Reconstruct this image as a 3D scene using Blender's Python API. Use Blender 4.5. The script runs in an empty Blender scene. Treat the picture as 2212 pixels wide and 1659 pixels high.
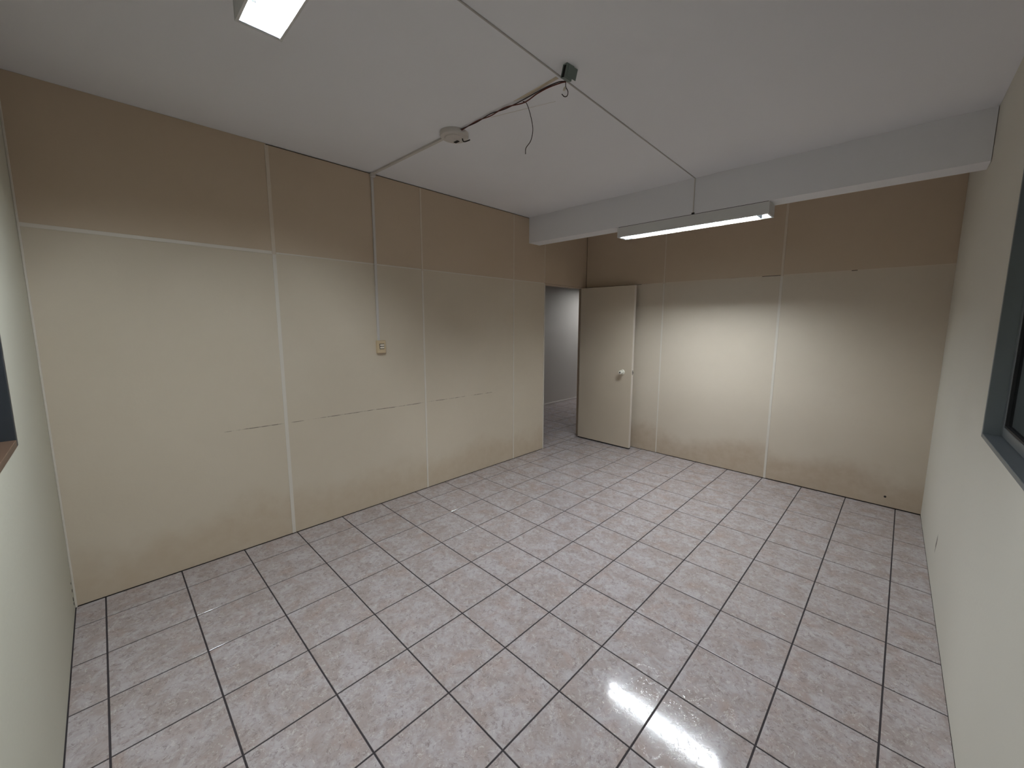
import bpy, bmesh, math, random
from mathutils import Vector, Matrix

random.seed(7)
T = 0.335                       # one floor tile incl. joint, metres; layout below is in tiles
sc = bpy.context.scene
col = sc.collection

# ------------------------------------------------------------------ camera
W, H = 2212.0, 1659.0
F_PX, CX, CY = 866.43, 1125.93, 811.29
YAW, PITCH, ROLL = math.radians(-43.701), math.radians(-7.532), math.radians(0.2945)
fwd = Vector((math.sin(YAW) * math.cos(PITCH), math.cos(YAW) * math.cos(PITCH), math.sin(PITCH)))
rgt = Vector((math.cos(YAW), -math.sin(YAW), 0))
up = rgt.cross(fwd)
r2 = rgt * math.cos(ROLL) + up * math.sin(ROLL)
u2 = -rgt * math.sin(ROLL) + up * math.cos(ROLL)
cam_d = bpy.data.cameras.new('camera')
cam = bpy.data.objects.new('camera', cam_d)
col.objects.link(cam)
m = Matrix((r2, u2, -fwd)).transposed().to_4x4()
m.translation = Vector((8.7927, 0.3401, 4.6871)) * T
cam.matrix_world = m
cam_d.sensor_fit = 'HORIZONTAL'
cam_d.sensor_width = 36.0
cam_d.lens = F_PX / W * 36.0
cam_d.shift_x = (W / 2 - CX) / W
cam_d.shift_y = (CY - H / 2) / W
cam_d.clip_start = 0.02
sc.camera = cam

# ------------------------------------------------------------------ world, exposure
wd = bpy.data.worlds.new('night')
sc.world = wd
wd.use_nodes = True
wd.node_tree.nodes['Background'].inputs[0].default_value = (0.10, 0.13, 0.18, 1)
wd.node_tree.nodes['Background'].inputs[1].default_value = 0.05
sc.view_settings.view_transform = 'Standard'
sc.view_settings.look = 'None'
sc.view_settings.exposure = 0.30
sc.view_settings.gamma = 1.0
sc.view_settings.use_curve_mapping = False
sc.cycles.use_light_tree = False
sc.cycles.max_bounces = 6
sc.cycles.diffuse_bounces = 4
sc.cycles.glossy_bounces = 3
sc.cycles.caustics_reflective = False
sc.cycles.caustics_refractive = False
sc.cycles.sample_clamp_indirect = 6.0
sc.cycles.use_denoising = True
TUBE_STRENGTH = 270.0
TUBE_COLOR = (0.86, 0.94, 1.0, 1)

# ------------------------------------------------------------------ materials
def srgb(r, g, b):
    f = lambda c: (c / 255 / 12.92) if c / 255 <= 0.04045 else ((c / 255 + 0.055) / 1.055) ** 2.4
    return (f(r), f(g), f(b), 1)

class NT:
    def __init__(self, name):
        self.m = bpy.data.materials.new(name)
        self.m.use_nodes = True
        self.t = self.m.node_tree
        self.b = self.t.nodes['Principled BSDF']
    def n(self, kind, **kw):
        x = self.t.nodes.new(kind)
        for k, v in kw.items():
            if k.startswith('i_'):
                key = k[2:]
                x.inputs[int(key) if key.isdigit() else key].default_value = v
            else:
                setattr(x, k, v)
        return x
    def l(self, a, b):
        self.t.links.new(a, b)
    def math(self, op, a, b=None, c=None, clamp=False):
        x = self.t.nodes.new('ShaderNodeMath'); x.operation = op; x.use_clamp = clamp
        for i, v in enumerate((a, b, c)):
            if v is None: continue
            if isinstance(v, (int, float)): x.inputs[i].default_value = v
            else: self.l(v, x.inputs[i])
        return x.outputs[0]
    def mix(self, fac, a, b):
        x = self.t.nodes.new('ShaderNodeMix'); x.data_type = 'RGBA'
        for i, v in ((0, fac), (6, a), (7, b)):
            if isinstance(v, (int, float, tuple)): x.inputs[i].default_value = v
            else: self.l(v, x.inputs[i])
        return x.outputs[2]
    def ramp(self, fac, lo, hi):
        x = self.t.nodes.new('ShaderNodeMapRange'); x.inputs[1].default_value = lo; x.inputs[2].default_value = hi
        x.interpolation_type = 'SMOOTHSTEP'
        self.l(fac, x.inputs[0])
        return x.outputs[0]
    def noise(self, vec, scale, detail=3, rough=0.5, dist=0.0):
        x = self.n('ShaderNodeTexNoise', i_Scale=scale, i_Detail=detail, i_Roughness=rough, i_Distortion=dist)
        if vec is not None: self.l(vec, x.inputs['Vector'])
        return x.outputs['Fac']
    def pos(self):
        return self.t.nodes.new('ShaderNodeNewGeometry').outputs['Position']

def plain(name, colr, rough=0.5, metal=0.0, spec=0.5, var=0.06, scale=9.0):
    k = NT(name)
    p = k.pos()
    n = k.noise(p, scale, 2)
    d = tuple(c * (1 - var) for c in colr[:3]) + (1,)
    e = tuple(min(1, c * (1 + var)) for c in colr[:3]) + (1,)
    k.l(k.mix(n, d, e), k.b.inputs['Base Color'])
    k.b.inputs['Roughness'].default_value = rough
    k.b.inputs['Metallic'].default_value = metal
    k.b.inputs['Specular IOR Level'].default_value = spec
    return k.m

def emit(name, colr, s):
    k = NT(name)
    k.b.inputs['Base Color'].default_value = (0.9, 0.9, 0.9, 1)
    k.b.inputs['Emission Color'].default_value = colr
    k.b.inputs['Emission Strength'].default_value = s
    return k.m

def panel_mat(name, base, stain, scuff=False, stains=True):
    k = NT(name)
    p = k.pos()
    sep = k.n('ShaderNodeSeparateXYZ'); k.l(p, sep.inputs[0])
    n1 = k.noise(p, 1.6, 3, 0.55)
    n2 = k.noise(p, 14, 2, 0.6)
    c = k.mix(k.math('MULTIPLY', n1, 0.9), base, tuple(x * y for x, y in zip(base[:3], (0.90, 0.88, 0.84))) + (1,))
    c = k.mix(k.math('MULTIPLY', n2, 0.18), c, tuple(x * 0.8 for x in base[:3]) + (1,))
    if stains:      # damp / mopping stains with an irregular upper edge
        edge = k.math('ADD', k.math('MULTIPLY', k.noise(p, 2.3, 4, 0.6), 0.55), 0.02)
        s = k.math('SUBTRACT', edge, sep.outputs['Z'])
        fac = k.math('MULTIPLY', k.ramp(s, -0.08, 0.16), k.math('ADD', k.math('MULTIPLY', n2, 0.4), 0.22))
        c = k.mix(fac, c, stain)
    if scuff:       # rubbed line at chair-back height on the long wall
        zz = k.math('ADD', sep.outputs['Z'], k.math('MULTIPLY', k.noise(p, 3.0, 2), 0.012))
        zz = k.math('ADD', zz, k.math('MULTIPLY', sep.outputs['Y'], 0.0105))
        line = k.math('LESS_THAN', k.math('ABSOLUTE', k.math('SUBTRACT', zz, 0.860)), 0.0026)
        broken = k.ramp(k.noise(p, 6.0, 5, 0.7), 0.40, 0.60)
        rng = k.math('MULTIPLY', k.math('GREATER_THAN', sep.outputs['Y'], 1.85 * T), k.math('LESS_THAN', sep.outputs['Y'], 8.9 * T))
        c = k.mix(k.math('MULTIPLY', k.math('MULTIPLY', line, broken), k.math('MULTIPLY', rng, 0.75)), c, srgb(70, 58, 46))
    k.l(c, k.b.inputs['Base Color'])
    k.b.inputs['Roughness'].default_value = 0.55
    k.b.inputs['Specular IOR Level'].default_value = 0.25
    bp = k.n('ShaderNodeBump', i_Strength=0.12, i_Distance=0.003)
    k.l(k.noise(p, 60, 1, 0.6), bp.inputs['Height'])
    k.l(bp.outputs[0], k.b.inputs['Normal'])
    return k.m

def plaster(name, base, scuff=None, bump=0.15):
    k = NT(name)
    p = k.pos()
    n1 = k.noise(p, 1.2, 2, 0.55)
    c = k.mix(n1, base, tuple(x * 0.93 for x in base[:3]) + (1,))
    if scuff:
        sep = k.n('ShaderNodeSeparateXYZ'); k.l(p, sep.inputs[0])
        y0, z0 = scuff
        a = k.math('SUBTRACT', sep.outputs['Y'], y0)
        b = k.math('SUBTRACT', sep.outputs['Z'], z0)
        a2 = k.math('ADD', a, k.math('MULTIPLY', b, 0.35))
        d = k.math('ADD', k.math('POWER', k.math('DIVIDE', a2, 0.022), 2.0), k.math('POWER', k.math('DIVIDE', b, 0.075), 2.0))
        f = k.math('MULTIPLY', k.math('SUBTRACT', 1.0, d, clamp=True), k.noise(p, 40, 4))
        c = k.mix(k.math('MULTIPLY', f, 2.0, clamp=True), c, srgb(96, 86, 74))
    k.l(c, k.b.inputs['Base Color'])
    k.b.inputs['Roughness'].default_value = 0.75
    k.b.inputs['Specular IOR Level'].default_value = 0.2
    bp = k.n('ShaderNodeBump', i_Strength=bump, i_Distance=0.004)
    k.l(k.noise(p, 45, 1, 0.6), bp.inputs['Height'])
    k.l(bp.outputs[0], k.b.inputs['Normal'])
    return k.m

def tile_mat():
    k = NT('glazed_tile')
    tc = k.n('ShaderNodeTexCoord')
    oi = k.n('ShaderNodeObjectInfo')
    sc_ = k.math('MULTIPLY', oi.outputs['Random'], 37.0)
    cb = k.n('ShaderNodeCombineXYZ'); k.l(sc_, cb.inputs[0]); k.l(k.math('MULTIPLY', sc_, 1.7), cb.inputs[1])
    va = k.n('ShaderNodeVectorMath', operation='ADD')
    k.l(tc.outputs['Object'], va.inputs[0]); k.l(cb.outputs[0], va.inputs[1])
    v = va.outputs[0]
    big = k.noise(v, 9.0, 4, 0.72, 0.5)
    pink = k.noise(v, 8.0, 2, 0.5, 0.6)
    fine = k.noise(v, 38.0, 4, 0.78, 0.6)
    c = k.mix(k.ramp(big, 0.36, 0.66), srgb(164, 151, 147), srgb(181, 173, 174))
    c = k.mix(k.math('MULTIPLY', k.ramp(pink, 0.50, 0.74), 0.40), c, srgb(170, 146, 135))
    c = k.mix(k.math('MULTIPLY', k.ramp(fine, 0.50, 0.66), 0.50), c, srgb(144, 132, 129))
    vein = k.math('ABSOLUTE', k.math('SUBTRACT', k.noise(v, 19.0, 3, 0.62, 1.3), 0.5))
    vfac = k.math('SUBTRACT', 1.0, k.ramp(vein, 0.004, 0.026))
    vmask = k.ramp(fine, 0.44, 0.56)
    vv = k.math('MULTIPLY', vfac, k.math('SUBTRACT', 1.0, vmask))
    c = k.mix(k.math('MULTIPLY', vv, 0.55), c, srgb(206, 199, 195))
    dk = k.math('MULTIPLY', vfac, vmask)
    c = k.mix(k.math('MULTIPLY', dk, 0.55), c, srgb(126, 114, 112))
    k.l(c, k.b.inputs['Base Color'])
    k.l(k.math('ADD', 0.05, k.math('MULTIPLY', fine, 0.07)), k.b.inputs['Roughness'])
    k.b.inputs['Specular IOR Level'].default_value = 0.5
    bp = k.n('ShaderNodeBump', i_Strength=0.25, i_Distance=0.0008)
    h = k.math('ADD', k.math('MULTIPLY', vv, 0.8), k.math('MULTIPLY', fine, 0.3))
    k.l(h, bp.inputs['Height'])
    k.l(bp.outputs[0], k.b.inputs['Normal'])
    return k.m

def glass_mat():
    k = NT('window_glass')
    k.b.inputs['Base Color'].default_value = (0.80, 0.86, 0.86, 1)
    k.b.inputs['Transmission Weight'].default_value = 1.0
    k.b.inputs['IOR'].default_value = 1.5
    k.l(k.math('ADD', 0.02, k.math('MULTIPLY', k.noise(k.pos(), 5, 3), 0.05)), k.b.inputs['Roughness'])
    return k.m

M = {}
M['panel_low'] = panel_mat('cream_panel_paint', srgb(213, 201, 184), srgb(164, 138, 110), scuff=False)
M['panel_left'] = panel_mat('cream_panel_paint_rubbed', srgb(213, 201, 182), srgb(184, 162, 134), scuff=True)
M['panel_up'] = panel_mat('cream_panel_paint_shaded', srgb(206, 187, 164), srgb(150, 126, 100), stains=False)  # panel paint darkened: shade of the upper wall put into the colour
M['strip'] = plain('joint_strip_paint', srgb(216, 208, 196), 0.4, var=0.04)
M['strip_up'] = plain('joint_strip_upper', srgb(212, 198, 180), 0.45, var=0.05)  # darker copy of the joint strip paint for the upper wall
M['backing'] = plain('panel_backing', srgb(74, 62, 52), 0.8)
M['plaster'] = plaster('cream_plaster', srgb(224, 220, 208), scuff=(10.36 * T, 0.80 * T))
M['plaster_f'] = plaster('cream_plaster_front', srgb(210, 208, 192))
M['ceil'] = plaster('white_ceiling_paint', srgb(242, 242, 245), bump=0.08)
M['corr'] = plaster('grey_white_corridor_paint', srgb(206, 202, 194))
M['tile'] = tile_mat()
M['grout'] = plain('dark_grout', srgb(56, 50, 52), 0.95, var=0.2, scale=30)
M['door'] = plain('door_paint', srgb(206, 192, 172), 0.45, var=0.05, scale=2.5)
M['door_edge'] = plain('door_edge_paint', srgb(224, 214, 202), 0.4, var=0.04)
M['black'] = plain('black_rubber', srgb(26, 20, 20), 0.7)
M['housing'] = plain('white_enamel', srgb(218, 218, 216), 0.35, var=0.02)
M['reflector'] = plain('grey_reflector', srgb(150, 154, 156), 0.4, var=0.01)
M['ivory_white'] = plain('bright_white_enamel', srgb(240, 242, 244), 0.4, var=0.01)
M['louvre'] = plain('louvre_metal', srgb(120, 124, 126), 0.4, var=0.02)
M['tube'] = emit('fluorescent_tube_glow', TUBE_COLOR, TUBE_STRENGTH)
M['tube_dim'] = emit('corridor_fill_tube_glow', (0.96, 0.97, 1.0, 1), TUBE_STRENGTH * 0.6)  # weaker glow for the added corridor light
M['cap_metal'] = plain('tube_cap_metal', srgb(170, 172, 174), 0.3, metal=0.9)
M['pvc'] = plain('white_pvc', srgb(206, 200, 194), 0.45, var=0.03)
M['grey_pvc'] = plain('grey_cable_sheath', srgb(186, 182, 178), 0.55, var=0.06)
M['beige'] = plain('beige_plastic', srgb(206, 184, 150), 0.4, var=0.03)
M['ivory'] = plain('ivory_plastic', srgb(236, 226, 210), 0.35, var=0.02)
M['dark_slot'] = plain('dark_slot', srgb(40, 34, 32), 0.7)
M['red_wire'] = plain('red_brown_wire', srgb(96, 38, 26), 0.5, var=0.2, scale=40)
M['dark_wire'] = plain('dark_wire', srgb(44, 28, 26), 0.5, var=0.2, scale=40)
M['box_metal'] = plain('grey_green_metal', srgb(122, 134, 128), 0.5, metal=0.1)
M['knob'] = plain('ivory_knob', srgb(232, 228, 214), 0.25, var=0.02)
M['steel'] = plain('dull_steel', srgb(150, 146, 140), 0.35, metal=0.9)
M['alu'] = plain('grey_aluminium', srgb(124, 130, 134), 0.4, metal=0.45, var=0.05)
M['alu_dark'] = plain('dark_aluminium', srgb(60, 64, 68), 0.45, metal=0.4)
M['gasket'] = plain('black_gasket', srgb(18, 18, 20), 0.6)
M['sill_wood'] = plain('brown_sill', srgb(98, 76, 60), 0.5)
M['glass'] = glass_mat()
M['base'] = plain('white_baseboard', srgb(214, 208, 202), 0.4, var=0.03)
M['scar'] = plain('old_paint_scar', srgb(222, 216, 212), 0.8, var=0.08, scale=30)
M['wire_shade'] = plain('tan_wire_shade', srgb(220, 206, 184), 0.8, var=0.15, scale=30)  # shade beside the ceiling wire, as a tan colour

# ------------------------------------------------------------------ builders
WLOC = {}
def add_obj(name, me, mat, parent=None, loc=(0, 0, 0), label=None, cat=None, kind=None, group=None):
    o = bpy.data.objects.new(name, me)
    col.objects.link(o)
    if mat is not None and me is not None and not me.materials:
        me.materials.append(mat)
    loc = Vector(loc)
    if parent is not None:
        o.parent = parent
        o.location = loc - WLOC[parent.name]
    else:
        o.location = loc
    WLOC[o.name] = loc
    if label: o['label'] = label
    if cat: o['category'] = cat
    if kind: o['kind'] = kind
    if group: o['group'] = group
    return o

def empty(name, loc, **kw):
    o = add_obj(name, None, None, None, loc, **kw)
    o.empty_display_size = 0.05
    return o

def bm_box(bm, lo, hi, bevel=0.0):
    lo, hi = Vector(lo), Vector(hi)
    r = bmesh.ops.create_cube(bm, size=1.0)
    for v in r['verts']:
        v.co = Vector((lo[i] + (v.co[i] + 0.5) * (hi[i] - lo[i]) for i in range(3)))
    if bevel > 0:
        es = list({e for v in r['verts'] for e in v.link_edges})
        bmesh.ops.bevel(bm, geom=es, offset=bevel, segments=1, affect='EDGES', profile=0.5)

def bm_prism(bm, pts, axis_vec, depth):
    """extrude a polygon (list of Vectors) along axis_vec by depth"""
    a = Vector(axis_vec).normalized() * depth
    b0 = [bm.verts.new(p) for p in pts]
    b1 = [bm.verts.new(Vector(p) + a) for p in pts]
    n = len(pts)
    bm.faces.new(b0[::-1]); bm.faces.new(b1)
    for i in range(n):
        bm.faces.new((b0[i], b0[(i + 1) % n], b1[(i + 1) % n], b1[i]))

def bm_cyl(bm, c, axis, r, depth, seg=24, r2=None):
    r2 = r if r2 is None else r2
    q = Vector((0, 0, 1)).rotation_difference(Vector(axis).normalized())
    mt = Matrix.Translation(Vector(c)) @ q.to_matrix().to_4x4()
    bmesh.ops.create_cone(bm, cap_ends=True, segments=seg, radius1=r, radius2=r2, depth=depth, matrix=mt)

def bm_lathe(bm, prof, c, axis, seg=28):
    """prof: list of (radius, height along axis)"""
    q = Vector((0, 0, 1)).rotation_difference(Vector(axis).normalized())
    rings = []
    for r, h in prof:
        ring = []
        for i in range(seg):
            t = 2 * math.pi * i / seg
            ring.append(bm.verts.new(Vector(c) + q @ Vector((max(r, 1e-4) * math.cos(t), max(r, 1e-4) * math.sin(t), h))))
        rings.append(ring)
    for a, b in zip(rings, rings[1:]):
        for i in range(seg):
            bm.faces.new((a[i], a[(i + 1) % seg], b[(i + 1) % seg], b[i]))
    bm.faces.new(rings[0][::-1]); bm.faces.new(rings[-1])

def smooth_path(pts, n=8):
    P = [Vector(p) for p in pts]
    P = [P[0] * 2 - P[1]] + P + [P[-1] * 2 - P[-2]]
    out = []
    for i in range(1, len(P) - 2):
        for j in range(n):
            t = j / n
            a, b, c, d = P[i - 1], P[i], P[i + 1], P[i + 2]
            out.append(0.5 * ((2 * b) + (c - a) * t + (2 * a - 5 * b + 4 * c - d) * t * t + (3 * b - a - 3 * c + d) * t ** 3))
    out.append(P[-2])
    return out

def bm_tube(bm, pts, r, seg=8, n=8):
    path = smooth_path(pts, n)
    rings = []
    nrm = None
    for i, p in enumerate(path):
        t = (path[min(i + 1, len(path) - 1)] - path[max(i - 1, 0)]).normalized()
        if nrm is None:
            nrm = t.orthogonal().normalized()
        nrm = (nrm - t * nrm.dot(t)).normalized()
        bn = t.cross(nrm)
        rings.append([bm.verts.new(p + (nrm * math.cos(2 * math.pi * k / seg) + bn * math.sin(2 * math.pi * k / seg)) * r) for k in range(seg)])
    for a, b in zip(rings, rings[1:]):
        for k in range(seg):
            bm.faces.new((a[k], a[(k + 1) % seg], b[(k + 1) % seg], b[k]))
    bm.faces.new(rings[0][::-1]); bm.faces.new(rings[-1])

def finish(name, bm, mat, parent=None, origin=None, smooth=False, **kw):
    """bm holds world coordinates (metres); the object's origin goes to `origin` or the bounding-box centre"""
    bmesh.ops.recalc_face_normals(bm, faces=bm.faces)
    if origin is None:
        lo = Vector((min(v.co[i] for v in bm.verts) for i in range(3)))
        hi = Vector((max(v.co[i] for v in bm.verts) for i in range(3)))
        origin = (lo + hi) / 2
    origin = Vector(origin)
    for v in bm.verts:
        v.co -= origin
    me = bpy.data.meshes.new(name)
    bm.to_mesh(me); bm.free()
    if smooth:
        for p in me.polygons: p.use_smooth = True
        if hasattr(me, 'set_sharp_from_angle'): me.set_sharp_from_angle(angle=math.radians(40))
    return add_obj(name, me, mat, parent, origin, **kw)

def box(name, lo, hi, mat, parent=None, bevel=0.0, **kw):
    bm = bmesh.new(); bm_box(bm, lo, hi, bevel)
    return finish(name, bm, mat, parent, **kw)

def tv(*a):
    return tuple(x * T for x in a)

# ------------------------------------------------------------------ room geometry (tiles)
XL, YB, YF, ZC = -0.68, 14.0, -0.35, 8.16
ZH = 6.07                                    # joint line / door head
XC = -5.73                                   # corridor far wall
YC0, YC1 = 8.6, 26.0                         # corridor ends
Y_JAMB, Y_HINGE = 11.44, 13.93
def xr(y):                                   # right wall is slightly out of square
    return 9.46 + (14.0 - y) * 0.0186
BACK = 0.03                                  # thickness of the panel build-up (tiles)

# ---- floor: grout bed with every tile as its own piece
bm = bmesh.new()
bm_box(bm, tv(XC - 0.3, YF - 0.4, -0.3), tv(10.2, YC1 + 0.3, -0.0075))
floor = finish('floor', bm, M['grout'], label='floor of mottled pinkish grey ceramic tiles with dark joints', kind='structure')
G = 0.010
def tile_mesh(pts):
    bm = bmesh.new()
    b = 0.003
    cx = sum(p[0] for p in pts) / 4; cy = sum(p[1] for p in pts) / 4
    zb, zm, zt = -0.012, -0.0025, 0.0
    inn = []
    for x, y in pts:
        inn.append((x - b * (1 if x > cx else -1), y - b * (1 if y > cy else -1)))
    rings = []
    for ring, z in ((pts, zb), (pts, zm), (inn, zt)):
        rings.append([bm.verts.new(Vector((x - cx, y - cy, z)) * T) for x, y in ring])
    for a, c in zip(rings, rings[1:]):
        for i in range(4):
            bm.faces.new((a[i], a[(i + 1) % 4], c[(i + 1) % 4], c[i]))
    bm.faces.new(rings[-1])
    bmesh.ops.recalc_face_normals(bm, faces=bm.faces)
    me = bpy.data.meshes.new('floor_tile'); bm.to_mesh(me); bm.free()
    me.materials.append(M['tile'])
    return me, (cx, cy)
full_me = None
def place_tile(x0, x1, y0, y1, slant=False):
    global full_me
    gx0, gx1, gy0, gy1 = x0 + G, x1 - G, y0 + G, y1 - G
    if slant:
        pts = [(gx0, gy0), (xr(y0) - 0.004, gy0), (xr(y1) - 0.004, gy1), (gx0, gy1)]
        me, c = tile_mesh(pts)
    else:
        pts = [(gx0, gy0), (gx1, gy0), (gx1, gy1), (gx0, gy1)]
        if abs(x1 - x0 - 1) < 1e-6 and abs(y1 - y0 - 1) < 1e-6:
            if full_me is None:
                full_me, _ = tile_mesh(pts)
            me, c = full_me, ((x0 + x1) / 2, (y0 + y1) / 2)
        else:
            me, c = tile_mesh(pts)
    o = add_obj('floor_tile', me, None, floor, (c[0] * T, c[1] * T, random.uniform(-0.0004, 0.0)))
    o.rotation_euler = (random.uniform(-.0008, .0008), random.uniform(-.0008, .0008), 0)
xs = [XL + 0.004] + list(range(0, 10))
ys = [YF + 0.004] + list(range(0, 15))
for j in range(len(ys) - 1):
    y0, y1 = ys[j], min(ys[j + 1], YB - 0.004)
    for i in range(len(xs) - 1):
        place_tile(xs[i], xs[i + 1], y0, y1)
    place_tile(9, None or 9.6, y0, y1, slant=True)
for y in range(10, 22):                       # corridor floor seen through the doorway
    for x in range(-6, -1):
        place_tile(max(x, XC + 0.004), x + 1, y, y + 1)
    if 11 <= y <= 13:
        place_tile(-1, XL - 0.004, max(y, Y_JAMB + 0.01) if y == 11 else y, min(y + 1, Y_HINGE - 0.01))

# ---- ceiling
box('ceiling', tv(XC - 0.3, YF - 0.4, ZC), tv(10.2, YC1 + 0.3, ZC + 0.3), M['ceil'],
    label='flat white painted ceiling slab', kind='structure')

# ---- left wall with door opening, panels and joint strips
bm = bmesh.new()
xi = XL - BACK
bm_box(bm, tv(xi - 0.24, YF - 0.3, 0), tv(xi, Y_JAMB, ZC))
bm_box(bm, tv(xi - 0.24, Y_JAMB, ZH), tv(xi, Y_HINGE, ZC))
bm_box(bm, tv(xi - 0.24, Y_HINGE, 0), tv(xi, YC1, ZC))
wl = finish('wall_left', bm, M['backing'], label='long cream panelled partition wall with doorway at its far end', kind='structure')
box('corridor_side_skin', tv(xi - 0.26, YC0, 0), tv(xi - 0.24, Y_JAMB, ZC), M['corr'], wl)
seams = [YF, 2.94, 6.42, 9.87, Y_JAMB]
for a, b in zip(seams, seams[1:]):
    box('wall_panel', tv(xi, a + 0.006, 0.008), tv(XL, b - 0.006, ZH - 0.008), M['panel_left'], wl, bevel=0.0012)
    top = ZC - (0.002 if a < 0 else 0.022)
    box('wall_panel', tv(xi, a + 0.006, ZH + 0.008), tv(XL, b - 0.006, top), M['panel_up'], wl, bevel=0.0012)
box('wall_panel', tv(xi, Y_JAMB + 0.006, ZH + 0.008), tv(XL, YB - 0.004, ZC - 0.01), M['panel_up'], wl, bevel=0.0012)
for y, w in ((2.94, 0.034), (6.42, 0.024), (9.87, 0.022)):
    box('joint_strip', tv(XL, y - w, 0.01), tv(XL + 0.008, y + w, ZH - 0.03), M['strip'], wl, bevel=0.0008)
    box('joint_strip', tv(XL, y - w, ZH - 0.03), tv(XL + 0.008, y + w, ZC - 0.03), M['strip_up'], wl, bevel=0.0008)
hz = [(YF + 0.02, 2.94 - 0.036, 0.03), (2.94 + 0.036, 6.42 - 0.026, 0.014), (6.42 + 0.026, 9.87 - 0.024, 0.012), (9.87 + 0.024, Y_JAMB - 0.03, 0.012)]
for a, b, w in hz:
    box('joint_strip', tv(XL, a, ZH - w), tv(XL + 0.008, b, ZH + w), M['strip'], wl, bevel=0.0008)
box('joint_strip', tv(XL, Y_JAMB - 0.025, ZH + 0.03), tv(XL + 0.008, Y_JAMB + 0.015, ZC - 0.04), M['strip_up'], wl, bevel=0.0008)
# door lining
box('door_jamb', tv(xi - 0.25, Y_JAMB - 0.03, 0), tv(XL + 0.012, Y_JAMB + 0.02, ZH - 0.0), M['strip'], wl, bevel=0.001)
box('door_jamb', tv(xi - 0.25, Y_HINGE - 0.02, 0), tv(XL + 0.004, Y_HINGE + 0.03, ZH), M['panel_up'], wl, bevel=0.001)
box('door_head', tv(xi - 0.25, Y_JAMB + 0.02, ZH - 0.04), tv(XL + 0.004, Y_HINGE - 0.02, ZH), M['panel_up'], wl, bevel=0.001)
# corner bead between long wall and front wall
box('corner_bead', tv(XL, YF, 0), tv(XL + 0.026, YF + 0.026, ZC - 0.01), M['strip'], wl, bevel=0.002)

# ---- back wall
bm = bmesh.new()
bm_box(bm, tv(XL + 0.002, YB + BACK, 0), tv(9.9, YB + BACK + 0.3, ZC))
wb = finish('wall_back', bm, M['backing'], label='cream panelled end wall behind the open door', kind='structure')
seams = [XL + 0.005, 2.56, 6.05, 9.474]
for k, (a, b) in enumerate(zip(seams, seams[1:])):
    box('wall_panel', tv(a + 0.006, YB, 0.006 + 0.006 * k), tv(b - 0.006, YB + BACK, ZH - 0.008), M['panel_low'], wb, bevel=0.0012)
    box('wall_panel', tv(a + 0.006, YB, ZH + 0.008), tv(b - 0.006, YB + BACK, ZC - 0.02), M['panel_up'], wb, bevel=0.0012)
for x, w in ((2.56, 0.020), (6.05, 0.032)):
    box('joint_strip', tv(x - w, YB - 0.008, 0.012), tv(x + w, YB, ZH - 0.03), M['strip'], wb, bevel=0.0008)
    box('joint_strip', tv(x - w, YB - 0.008, ZH - 0.03), tv(x + w, YB, ZC - 0.03), M['strip_up'], wb, bevel=0.0008)
for a, b in ((1.72, 2.53), (2.59, 5.55), (6.09, 7.6), (7.72, 9.462)):
    box('joint_strip', tv(a, YB - 0.006, ZH - 0.012), tv(b, YB, ZH + 0.012), M['strip_up'], wb, bevel=0.0006)
bm = bmesh.new(); bm_cyl(bm, tv(8.78, YB, 0.27), (0, 1, 0), 0.009, 0.002, 14)
finish('plug_hole', bm, M['dark_slot'], wb)

# ---- right wall with window opening
WY0, WY1, WZ0, WZ1 = 1.6, 7.62, 3.345, 6.95
TH = 0.45
bm = bmesh.new()
def rw_block(y0, y1, z0, z1):
    pts = [Vector(tv(xr(y0), y0, z0)), Vector(tv(xr(y1), y1, z0)), Vector(tv(xr(y1) + TH, y1, z0)), Vector(tv(xr(y0) + TH, y0, z0))]
    bm_prism(bm, pts, (0, 0, 1), (z1 - z0) * T)
rw_block(YF - 0.3, WY0, 0, ZC)
rw_block(WY1, YB - 0.0, 0, ZC)
rw_block(WY0, WY1, 0, WZ0)
rw_block(WY0, WY1, WZ1, ZC)
wr = finish('wall_right', bm, M['plaster'], label='cream plastered wall with the grey framed window', kind='structure')

# ---- front wall with window opening
FX0, FX1, FZ0, FZ1 = 2.35, 6.4, 3.42, 6.9
bm = bmesh.new()
bm_box(bm, tv(XL - 0.3, YF - 0.45, 0), tv(FX0, YF, ZC))
bm_box(bm, tv(FX1, YF - 0.45, 0), tv(xr(YF), YF, ZC))
bm_box(bm, tv(FX0, YF - 0.45, 0), tv(FX1, YF, FZ0))
bm_box(bm, tv(FX0, YF - 0.45, FZ1), tv(FX1, YF, ZC))
wf = finish('wall_front', bm, M['plaster_f'], label='plain pale plastered wall meeting the long panelled wall near the camera', kind='structure')
for x, z, r in ((-0.52, 0.50, 0.006), (-0.55, 0.36, 0.009), (-0.53, 0.22, 0.011), (-0.55, 0.13, 0.009)):
    bm = bmesh.new(); bm_cyl(bm, tv(x, YF, z), (0, 1, 0), r, 0.002, 12)
    finish('plug_hole', bm, M['black'], wf)

# ---- ceiling beam
bm = bmesh.new()
bm_box(bm, tv(XL + 0.001, 10.6, 7.33), tv(xr(10.9) - 0.002, 11.12, ZC), 0.0)
beam = finish('ceiling_beam', bm, M['ceil'], label='white downstand beam crossing the ceiling above the door end', kind='structure')

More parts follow.
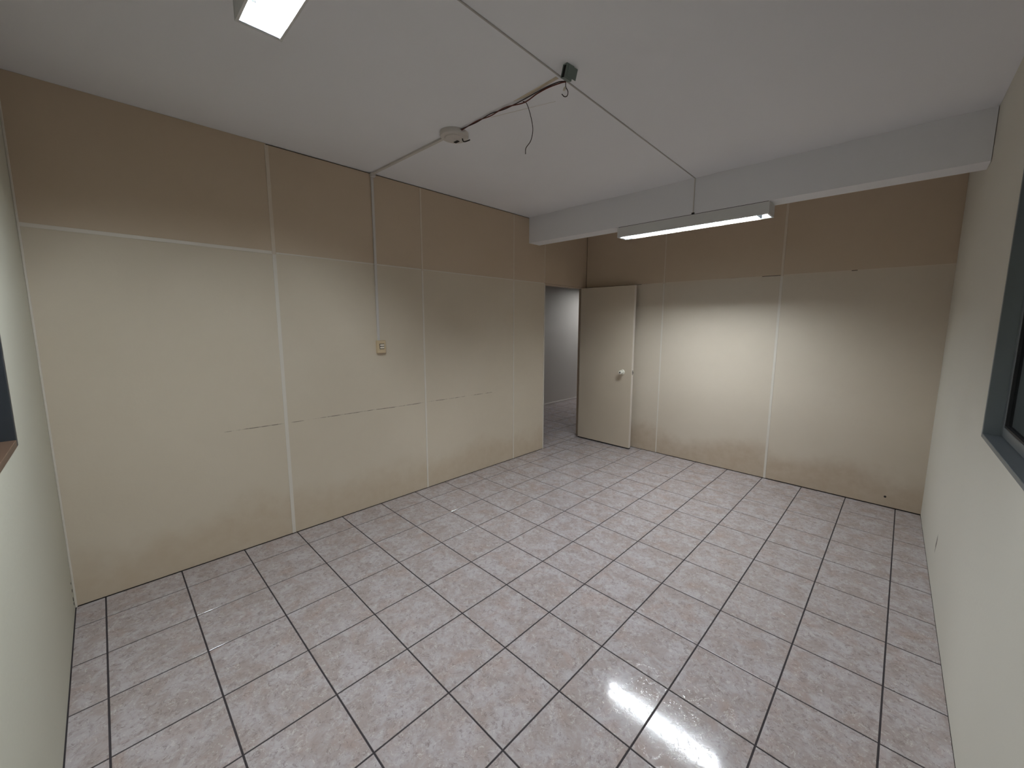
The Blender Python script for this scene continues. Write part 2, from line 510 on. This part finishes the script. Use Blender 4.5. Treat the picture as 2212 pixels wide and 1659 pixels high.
# ---- corridor shell beyond the doorway
box('wall_corridor', tv(XC - 0.3, YC0, 0), tv(XC, YC1, ZC), M['corr'], label='pale grey corridor wall seen through the doorway', kind='structure')
box('baseboard_corridor', tv(XC, YC0, 0), tv(XC + 0.04, YC1, 0.11), M['base'], bevel=0.002, label='thin white skirting along the corridor wall', kind='structure')
box('wall_corridor_end', tv(XC, YC1, 0), tv(xi - 0.24, YC1 + 0.3, ZC), M['corr'], label='end wall closing the corridor beyond the doorway', kind='structure')
box('wall_corridor_start', tv(XC, YC0 - 0.3, 0), tv(xi - 0.24, YC0, ZC), M['corr'], label='corridor cross wall hidden behind the long panelled wall', kind='structure')

# ---- open door leaf
DX0, DX1, DY0, DY1 = -0.655, 1.675, 13.62, 13.74
door = empty('door_1', tv(DX0, DY1, 0), label='cream flush door standing open against the end wall', kind='structure')
box('leaf', tv(DX0, DY0, 0.045), tv(DX1 - 0.012, DY1, 6.03), M['door'], door, bevel=0.0015)
box('edge_band', tv(DX1 - 0.012, DY0 + 0.002, 0.045), tv(DX1, DY1 - 0.002, 6.03), M['door_edge'], door, bevel=0.001)
box('sweep_and_gap_shade', tv(DX0 + 0.005, DY0 + 0.005, 0.006), tv(DX1 - 0.006, DY1 - 0.005, 0.045), M['black'], door)  # black strip is rubber sweep plus the shade of the gap below
box('hinge_gap_strip', tv(DX0 - 0.012, DY0 + 0.01, 0.05), tv(DX0, DY1, 6.02), M['black'], door)  # black strip filling the gap on the hinge side
for z in (0.7, 3.0, 5.4):
    bm = bmesh.new(); bm_cyl(bm, tv(DX0 - 0.006, DY1 + 0.025, z), (0, 0, 1), 0.007, 0.09, 12)
    finish('hinge', bm, M['steel'], door, smooth=True)
kx, kz = 1.30, 2.885
for side, yy, d in ((1, DY0, -1), (2, DY1, 1)):
    bm = bmesh.new()
    bm_lathe(bm, [(0.032, 0), (0.033, 0.004), (0.028, 0.009), (0.012, 0.012), (0.011, 0.026), (0.020, 0.032), (0.027, 0.042),
                  (0.027, 0.052), (0.023, 0.060), (0.012, 0.063), (0.0, 0.0635)] if side == 1 else
             [(0.032, 0), (0.033, 0.004), (0.028, 0.009), (0.012, 0.012), (0.012, 0.024), (0.026, 0.034), (0.026, 0.048), (0.0, 0.054)],
             tv(kx, yy, kz), (0, d, 0), 28)
    kn = finish('door_knob', bm, M['knob'], door, smooth=True, origin=tv(kx, yy, kz))
    if side == 1:
        bm = bmesh.new(); bm_cyl(bm, Vector(tv(kx, yy, kz)) + Vector((0, -0.0645, 0)), (0, 1, 0), 0.008, 0.003, 16)
        finish('keyhole', bm, M['dark_slot'], kn)
box('latch_plate', tv(DX1 - 0.001, DY0 + 0.03, kz - 0.085), tv(DX1 + 0.004, DY1 - 0.03, kz + 0.085), M['steel'], door, bevel=0.0004)
box('latch_bolt', tv(DX1 + 0.002, DY0 + 0.045, kz - 0.03), tv(DX1 + 0.026, DY1 - 0.045, kz + 0.03), M['steel'], door, bevel=0.001)

# ------------------------------------------------------------------ windows
def window_right():
    w = empty('window_1', tv(xr(7.6), 7.6, WZ0), label='grey metal framed sliding window in the plastered wall, dark outside', kind='structure')
    def blk(name, y0, y1, d0, d1, z0, z1, mat, par=w, bevel=0.0015):
        bm = bmesh.new()
        pts = [Vector(tv(xr(y0) + d0, y0, z0)), Vector(tv(xr(y1) + d0, y1, z0)), Vector(tv(xr(y1) + d1, y1, z0)), Vector(tv(xr(y0) + d1, y0, z0))]
        bm_prism(bm, pts, (0, 0, 1), (z1 - z0) * T)
        if bevel: bmesh.ops.bevel(bm, geom=list(bm.edges), offset=bevel, segments=1, affect='EDGES')
        return finish(name, bm, mat, par)
    e = 0.05
    # lining of the opening
    blk('frame_jamb', WY1 - e, WY1, -0.02, 0.32, WZ0, WZ1, M['alu'])
    blk('frame_jamb', WY0, WY0 + e, -0.02, 0.32, WZ0, WZ1, M['alu'])
    blk('frame_sill', WY0 + e, WY1 - e, -0.02, 0.32, WZ0, WZ0 + e, M['alu'])
    blk('frame_head', WY0 + e, WY1 - e, -0.02, 0.32, WZ1 - e, WZ1, M['alu'])
    blk('transom', WY0 + e, WY1 - e, 0.10, 0.26, 5.75, 5.87, M['alu_dark'])
    blk('track', WY0 + e, WY1 - e, 0.20, 0.225, WZ0 + e, WZ0 + e + 0.05, M['alu_dark'])
    def sash(y0, y1, d):
        s = 0.11
        z0, z1 = WZ0 + e + 0.01, 5.75
        st = blk('sash', y1 - s, y1, d, d + 0.08, z0, z1, M['alu'])
        blk('sash_stile', y0, y0 + s, d, d + 0.08, z0, z1, M['alu'], st)
        blk('sash_rail', y0 + s, y1 - s, d, d + 0.08, z0, z0 + s, M['alu'], st)
        blk('sash_rail', y0 + s, y1 - s, d, d + 0.08, z1 - s, z1, M['alu'], st)
        blk('gasket', y1 - s - 0.03, y1 - s, d + 0.005, d + 0.07, z0 + s, z1 - s, M['gasket'], st, 0)
        blk('gasket', y0 + s, y1 - s - 0.03, d + 0.005, d + 0.07, z0 + s, z0 + s + 0.025, M['gasket'], st, 0)
        blk('pane', y0 + s, y1 - s - 0.03, d + 0.03, d + 0.045, z0 + s + 0.025, z1 - s, M['glass'], st, 0)
    ym = (WY0 + WY1) / 2
    sash(ym - 0.1, WY1 - e - 0.01, 0.12)
    sash(WY0 + e + 0.01, ym + 0.1, 0.225)
    blk('pane', WY0 + e, WY1 - e, 0.17, 0.185, 5.87, WZ1 - e, M['glass'], w, 0)
window_right()

def window_front():
    w = empty('window_2', tv(FX0, YF, FZ0), label='dark window in the pale wall at the edge of view', kind='structure')
    e = 0.07
    y0, y1 = YF - 0.30, YF + 0.012
    box('frame_jamb', tv(FX0, y0, FZ0), tv(FX0 + e, y1, FZ1), M['alu_dark'], w, 0.0015)
    box('frame_jamb', tv(FX1 - e, y0, FZ0), tv(FX1, y1, FZ1), M['alu_dark'], w, 0.0015)
    box('frame_sill', tv(FX0 + e, y0, FZ0), tv(FX1 - e, y1, FZ0 + e), M['sill_wood'], w, 0.0015)
    box('frame_head', tv(FX0 + e, y0, FZ1 - e), tv(FX1 - e, y1, FZ1), M['alu_dark'], w, 0.0015)
    xm = (FX0 + FX1) / 2
    box('mullion', tv(xm - 0.06, y0 + 0.06, FZ0 + e), tv(xm + 0.06, y1 - 0.08, FZ1 - e), M['alu_dark'], w, 0.0015)
    for a, b in ((FX0 + e, xm - 0.06), (xm + 0.06, FX1 - e)):
        box('pane', tv(a, YF - 0.16, FZ0 + e), tv(b, YF - 0.145, FZ1 - e), M['glass'], w)
window_front()

# ------------------------------------------------------------------ fluorescent fixtures
def fixture(x0, y0, ztop, label, n_blades=16, blade_h=0.039, tube='tube'):
    """batten 1.235 m long (x) x 0.150 wide (y) x 0.088 deep, open louvred underside"""
    L, Wd, Dp, t = 1.235, 0.150, 0.088, 0.003
    X0, Y0, Z1 = x0 * T, y0 * T, ztop * T
    GAP = 0.004
    f_top = Z1
    Z1 = Z1 - GAP
    Z0 = Z1 - Dp
    f = empty('fluorescent_light', (X0 + L / 2, Y0 + Wd / 2, f_top), label=label, cat='ceiling light', group='louvred twin tube fluorescent lights')
    bm = bmesh.new()                                   # folded sheet body: back plate and both long sides
    bm_box(bm, (X0, Y0, Z1 - t), (X0 + L, Y0 + Wd, Z1))
    bm_box(bm, (X0, Y0, Z0), (X0 + L, Y0 + t, Z1 - t))
    bm_box(bm, (X0, Y0 + Wd - t, Z0), (X0 + L, Y0 + Wd, Z1 - t))
    bm_box(bm, (X0, Y0 + t, Z0), (X0 + L, Y0 + t + 0.006, Z0 + 0.002))
    bm_box(bm, (X0, Y0 + Wd - t - 0.006, Z0), (X0 + L, Y0 + Wd - t, Z0 + 0.002))
    finish('housing', bm, M['housing'], f)
    box('shadow_gap_strip', (X0 + 0.006, Y0 + 0.002, Z1), (X0 + L - 0.006, Y0 + Wd - 0.006, f_top), M['dark_slot'], f)  # dark strip standing in for the shadow gap above the housing
    for a, b in ((X0 - 0.004, X0 + 0.004), (X0 + L - 0.004, X0 + L + 0.004)):
        box('end_cap', (a, Y0 - 0.002, Z0 - 0.001), (b, Y0 + Wd + 0.002, Z1 - 0.0005), M['housing'], f, 0.001)
    # folded inner reflector
    yc = Y0 + Wd / 2
    a = t + 0.001
    prof = [(-Wd / 2 + a, Z0 + 0.003), (-Wd / 2 + a, Z0 + 0.035), (-0.058, Z1 - 0.012), (-0.01, Z1 - 0.008), (0.0, Z1 - 0.012), (0.01, Z1 - 0.008),
            (0.058, Z1 - 0.012), (Wd / 2 - a, Z0 + 0.035), (Wd / 2 - a, Z0 + 0.003)]
    bm = bmesh.new()
    rows = [[bm.verts.new((xx, yc + p[0], p[1])) for p in prof] for xx in (X0 + 0.006, X0 + L - 0.006)]
    for i in range(len(prof) - 1):
        bm.faces.new((rows[0][i], rows[0][i + 1], rows[1][i + 1], rows[1][i]))
    finish('reflector', bm, M['reflector'], f)
    for xe, sg in ((X0 + 0.005, 1), (X0 + L - 0.005, -1)):      # sloping white end reflectors
        bm = bmesh.new()
        ya = Y0 + t + 0.002
        pts = [Vector((xe, ya, Z0 + 0.002)), Vector((xe + sg * 0.004, ya, Z0 + 0.002)), Vector((xe + sg * 0.036, ya, Z0 + 0.072)), Vector((xe + sg * 0.032, ya, Z0 + 0.074))]
        bm_prism(bm, pts, (0, 1, 0), Wd - 2 * t - 0.004)
        finish('end_reflector', bm, M['ivory_white'], f)
    LT = L - 0.145
    for s in (-1, 1):
        yt, zt, rt = yc + s * 0.0145, Z0 + 0.058, 0.0105
        bm = bmesh.new(); bm_cyl(bm, (X0 + L / 2, yt, zt), (1, 0, 0), rt, LT, 8)
        tb = finish('fluorescent_tube', bm, M[tube], f, smooth=True)
        for sg in (-1, 1):
            xx = X0 + L / 2 + sg * (LT / 2 + 0.006)
            bm = bmesh.new(); bm_cyl(bm, (xx, yt, zt), (1, 0, 0), rt + 0.0008, 0.012, 14)
            finish('tube_cap', bm, M['cap_metal'], tb, smooth=True)
            xh = X0 + L / 2 + sg * (LT / 2 + 0.016)
            box('lamp_holder', (xh - 0.004, yt - 0.012, zt - 0.012), (xh + 0.004, yt + 0.012, Z1 - t - 0.009), M['ivory'], f)
    # cross blades of the louvre, thicker at the top
    zb0, zb1 = Z0 + 0.003, Z0 + 0.003 + blade_h
    for i in range(n_blades):
        xb = X0 + 0.080 + (L - 0.160) * i / (n_blades - 1)
        h0, h1 = 0.0012, 0.0045
        y_a, y_b = Y0 + t + 0.0015, Y0 + Wd - t - 0.0015
        bm = bmesh.new()
        pts = [Vector((xb - h0, y_a, zb0)), Vector((xb + h0, y_a, zb0)), Vector((xb + h1, y_a, zb1)), Vector((xb - h1, y_a, zb1))]
        bm_prism(bm, pts, (0, 1, 0), y_b - y_a)
        finish('louvre_blade', bm, M['louvre'], f)
    return f

fixture(3.27, 1.65, ZC, 'glaring white louvred tube light fixed flat to the ceiling', 9, 0.034)
fixture(2.69, 10.60, 7.33, 'louvred tube light mounted under the white beam')
cl = fixture(-5.2, 21.8, ZC, 'unseen louvred tube light added on the corridor ceiling to light the doorway', 9, 0.034, 'tube_dim')  # out-of-view light, added so the corridor wall is lit
cl.rotation_euler = (0, 0, math.pi / 2)

# ------------------------------------------------------------------ small things
# white raceway from the switch up the wall, across the ceiling to the round plate
rc = empty('cable_raceway', tv(XL, 5.11, 8.1), label='white plastic cable raceway climbing from the switch to the round ceiling plate', cat='cable raceway')
bm = bmesh.new(); bm_box(bm, tv(XL, 5.075, 4.22), tv(XL + 0.035, 5.135, ZC - 0.01), 0.0015)
finish('wall_run', bm, M['pvc'], rc)
bm = bmesh.new()
pts = [Vector(tv(XL + 0.0, 5.085, ZC - 0.035)), Vector(tv(2.10, 5.150, ZC - 0.035)), Vector(tv(2.10, 5.210, ZC - 0.035)), Vector(tv(XL + 0.0, 5.145, ZC - 0.035))]
bm_prism(bm, pts, (0, 0, 1), 0.035 * T)
finish('ceiling_run', bm, M['pvc'], rc)
box('elbow', tv(XL, 5.06, ZC - 0.10), tv(XL + 0.10, 5.165, ZC - 0.004), M['pvc'], rc, 0.003)

# switch box
sw = empty('light_switch', tv(XL, 5.15, 4.07), label='small beige surface switch box with two ivory rockers on the panelled wall', cat='switch')
box('box', tv(XL, 5.035, 3.915), tv(XL + 0.10, 5.255, 4.23), M['beige'], sw, 0.004)
box('rocker_frame', tv(XL + 0.10, 5.085, 4.02), tv(XL + 0.106, 5.205, 4.15), M['dark_slot'], sw, 0.0005)
for z in (4.055, 4.115):
    box('rocker', tv(XL + 0.104, 5.095, z - 0.022), tv(XL + 0.122, 5.195, z + 0.022), M['ivory'], sw, 0.001)

# round ceiling plate
rp = empty('ceiling_rose', tv(2.38, 5.22, ZC), label='round white junction plate on the ceiling with a black slot', cat='ceiling plate')
bm = bmesh.new()
bm_lathe(bm, [(0.088, 0), (0.088, 0.020), (0.083, 0.026), (0.060, 0.028), (0.056, 0.034), (0.0, 0.036)], tv(2.38, 5.22, ZC), (0, 0, -1), 40)
finish('plate', bm, M['pvc'], rp, smooth=True)
bm = bmesh.new(); bm_box(bm, Vector(tv(2.33, 5.31, ZC)) + Vector((-0.018, -0.009, -0.0380)), Vector(tv(2.33, 5.31, ZC)) + Vector((0.018, 0.009, -0.024)))
finish('slot', bm, M['dark_slot'], rp)
bm = bmesh.new()
bm_tube(bm, [Vector(tv(2.50, 5.31, ZC)) + Vector(v) for v in ((0, 0, -0.030), (0.004, 0.004, -0.048), (0.014, 0.010, -0.052), (0.026, 0.024, -0.046), (0.034, 0.034, -0.040))], 0.0035, 8, 5)
finish('wire_stub', bm, M['black'], rp, smooth=True)

# open junction box at the middle of the ceiling
jb = empty('junction_box', tv(5.2, 5.0, ZC), label='open dark metal junction box hanging from the ceiling beside the grey cable', cat='junction box')
c = Vector(tv(5.12, 5.09, ZC))
def jb_part(name, boxes, mat, smooth=False):
    bm = bmesh.new()
    for lo, hi in boxes: bm_box(bm, lo, hi)
    bmesh.ops.rotate(bm, verts=bm.verts, cent=(0, 0, 0), matrix=Matrix.Rotation(math.radians(16), 3, 'Y') @ Matrix.Rotation(math.radians(-6), 3, 'Z'))
    for v in bm.verts: v.co += c
    return finish(name, bm, mat, jb)
hx, hy, dp, t = 0.012, 0.024, 0.056, 0.0015
jb_part('body', [((-hx, -hy, -0.004), (hx, hy, 0.006)), ((-hx, -hy, -dp), (-hx + t, hy, -0.004)), ((hx - t, -hy, -dp), (hx, hy, -0.004)),
                 ((-hx + t, hy - t, -dp), (hx - t, hy, -0.004)), ((-hx + t, -hy, -dp), (hx - t, hy - t, -dp + t))], M['box_metal'])
jb_part('interior', [((-hx + t, -hy + 0.006, -dp + t), (hx - t, hy - t, -0.004))], M['black'])
jb_part('lid', [((hx + 0.001, -hy + 0.012, -dp + 0.010), (hx + 0.003, hy + 0.022, 0.0))], M['box_metal'])
bm = bmesh.new()
w0 = Vector(tv(4.98, 5.21, ZC))
bm_tube(bm, [w0 + Vector(v) for v in ((0.015, -0.020, -0.050), (0.004, -0.004, -0.060), (0.010, 0.004, -0.078), (0.002, 0.010, -0.092), (-0.010, 0.004, -0.094), (-0.020, -0.004, -0.082))], 0.0020, 8, 7)
finish('wire_loop', bm, M['dark_wire'], jb, smooth=True)
bm = bmesh.new()
bm_lathe(bm, [(0.004, 0), (0.006, 0.004), (0.0055, 0.014), (0.003, 0.017)], w0 + Vector((0.002, -0.006, -0.060)), (-0.5, -0.2, -1), 14)
finish('wire_nut', bm, M['ivory'], jb, smooth=True)

# red-brown wire pair running from the round plate to the junction box
wp = empty('ceiling_wire', tv(3.7, 5.2, ZC), label='red-brown wire strung along the ceiling between round plate and junction box', cat='wire')
def ceil_pt(x, y, d): return Vector((x * T, y * T, ZC * T - d))
bm = bmesh.new()
bm_tube(bm, [ceil_pt(2.62, 5.19, 0.012), ceil_pt(3.08, 5.18, 0.008), ceil_pt(3.40, 5.20, 0.014), ceil_pt(3.75, 5.20, 0.010), ceil_pt(4.12, 5.26, 0.020), ceil_pt(4.40, 5.25, 0.012), ceil_pt(4.66, 5.20, 0.022), ceil_pt(4.90, 5.18, 0.034), ceil_pt(5.03, 5.14, 0.050)], 0.0030, 8, 8)
finish('red_strand', bm, M['red_wire'], wp, smooth=True)
bm = bmesh.new()
bm_tube(bm, [ceil_pt(2.60, 5.17, 0.008), ceil_pt(3.05, 5.19, 0.012), ceil_pt(3.42, 5.18, 0.008), ceil_pt(3.75, 5.215, 0.014), ceil_pt(4.10, 5.235, 0.010), ceil_pt(4.42, 5.225, 0.010), ceil_pt(4.66, 5.19, 0.018), ceil_pt(4.88, 5.17, 0.028), ceil_pt(5.03, 5.15, 0.046)], 0.0026, 8, 8)
finish('dark_strand', bm, M['dark_wire'], wp, smooth=True)

# loose end dangling below
lw = bmesh.new()
bm_tube(lw, [ceil_pt(4.10, 5.255, 0.012), ceil_pt(4.14, 5.30, 0.022), ceil_pt(4.13, 5.40, 0.065), ceil_pt(4.12, 5.47, 0.125), ceil_pt(4.08, 5.47, 0.180), ceil_pt(4.00, 5.44, 0.215), ceil_pt(3.99, 5.44, 0.245)], 0.0021, 8, 8)
finish('loose_wire', lw, M['dark_wire'], smooth=True, label='thin dark loose wire end dangling in a curve from the ceiling', cat='wire')

# tan strip that paints the shade beside the wire onto the ceiling
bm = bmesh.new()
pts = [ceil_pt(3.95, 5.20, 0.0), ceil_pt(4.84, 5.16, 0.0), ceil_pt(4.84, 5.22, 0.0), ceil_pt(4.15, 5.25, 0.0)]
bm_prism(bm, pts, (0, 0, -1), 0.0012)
finish('wire_shade_strip', bm, M['wire_shade'], bpy.data.objects['ceiling'])

bm = bmesh.new()
pts = [ceil_pt(3.31, 5.285, 0.0), ceil_pt(4.42, 5.655, 0.0), ceil_pt(4.43, 5.665, 0.0), ceil_pt(3.30, 5.300, 0.0)]
bm_prism(bm, pts, (0, 0, -1), 0.0012)
finish('paint_scar', bm, M['scar'], bpy.data.objects['ceiling'])

# grey cable from ceiling light over the junction box to the beam light
gc = empty('surface_cable', tv(4.85, 7.0, ZC), label='thin grey cable clipped along the ceiling and down the beam to its light', cat='cable')
def cable(a, b, w=0.003, h=0.005, name='cable_run'):
    a, b = Vector(a), Vector(b)
    d = (b - a).normalized()
    s = d.cross(Vector((0, 0, 1))).normalized() * w
    bm = bmesh.new()
    bm_prism(bm, [a + s, b + s, b - s, a - s], (0, 0, -1), h)
    return finish(name, bm, M['grey_pvc'], gc)
cable(tv(4.975, 2.10, ZC), tv(4.89, 5.20, ZC))
cable(tv(4.89, 5.33, ZC), tv(4.755, 10.6, ZC))
box('beam_drop', (4.755 * T - 0.0035, 10.6 * T - 0.005, 7.335 * T), (4.755 * T + 0.0035, 10.6 * T, ZC * T - 0.001), M['pvc'], gc)
box('gland', (4.755 * T - 0.011, 10.6 * T - 0.010, 7.325 * T), (4.755 * T + 0.011, 10.6 * T - 0.0005, 7.36 * T), M['dark_slot'], gc, 0.001)
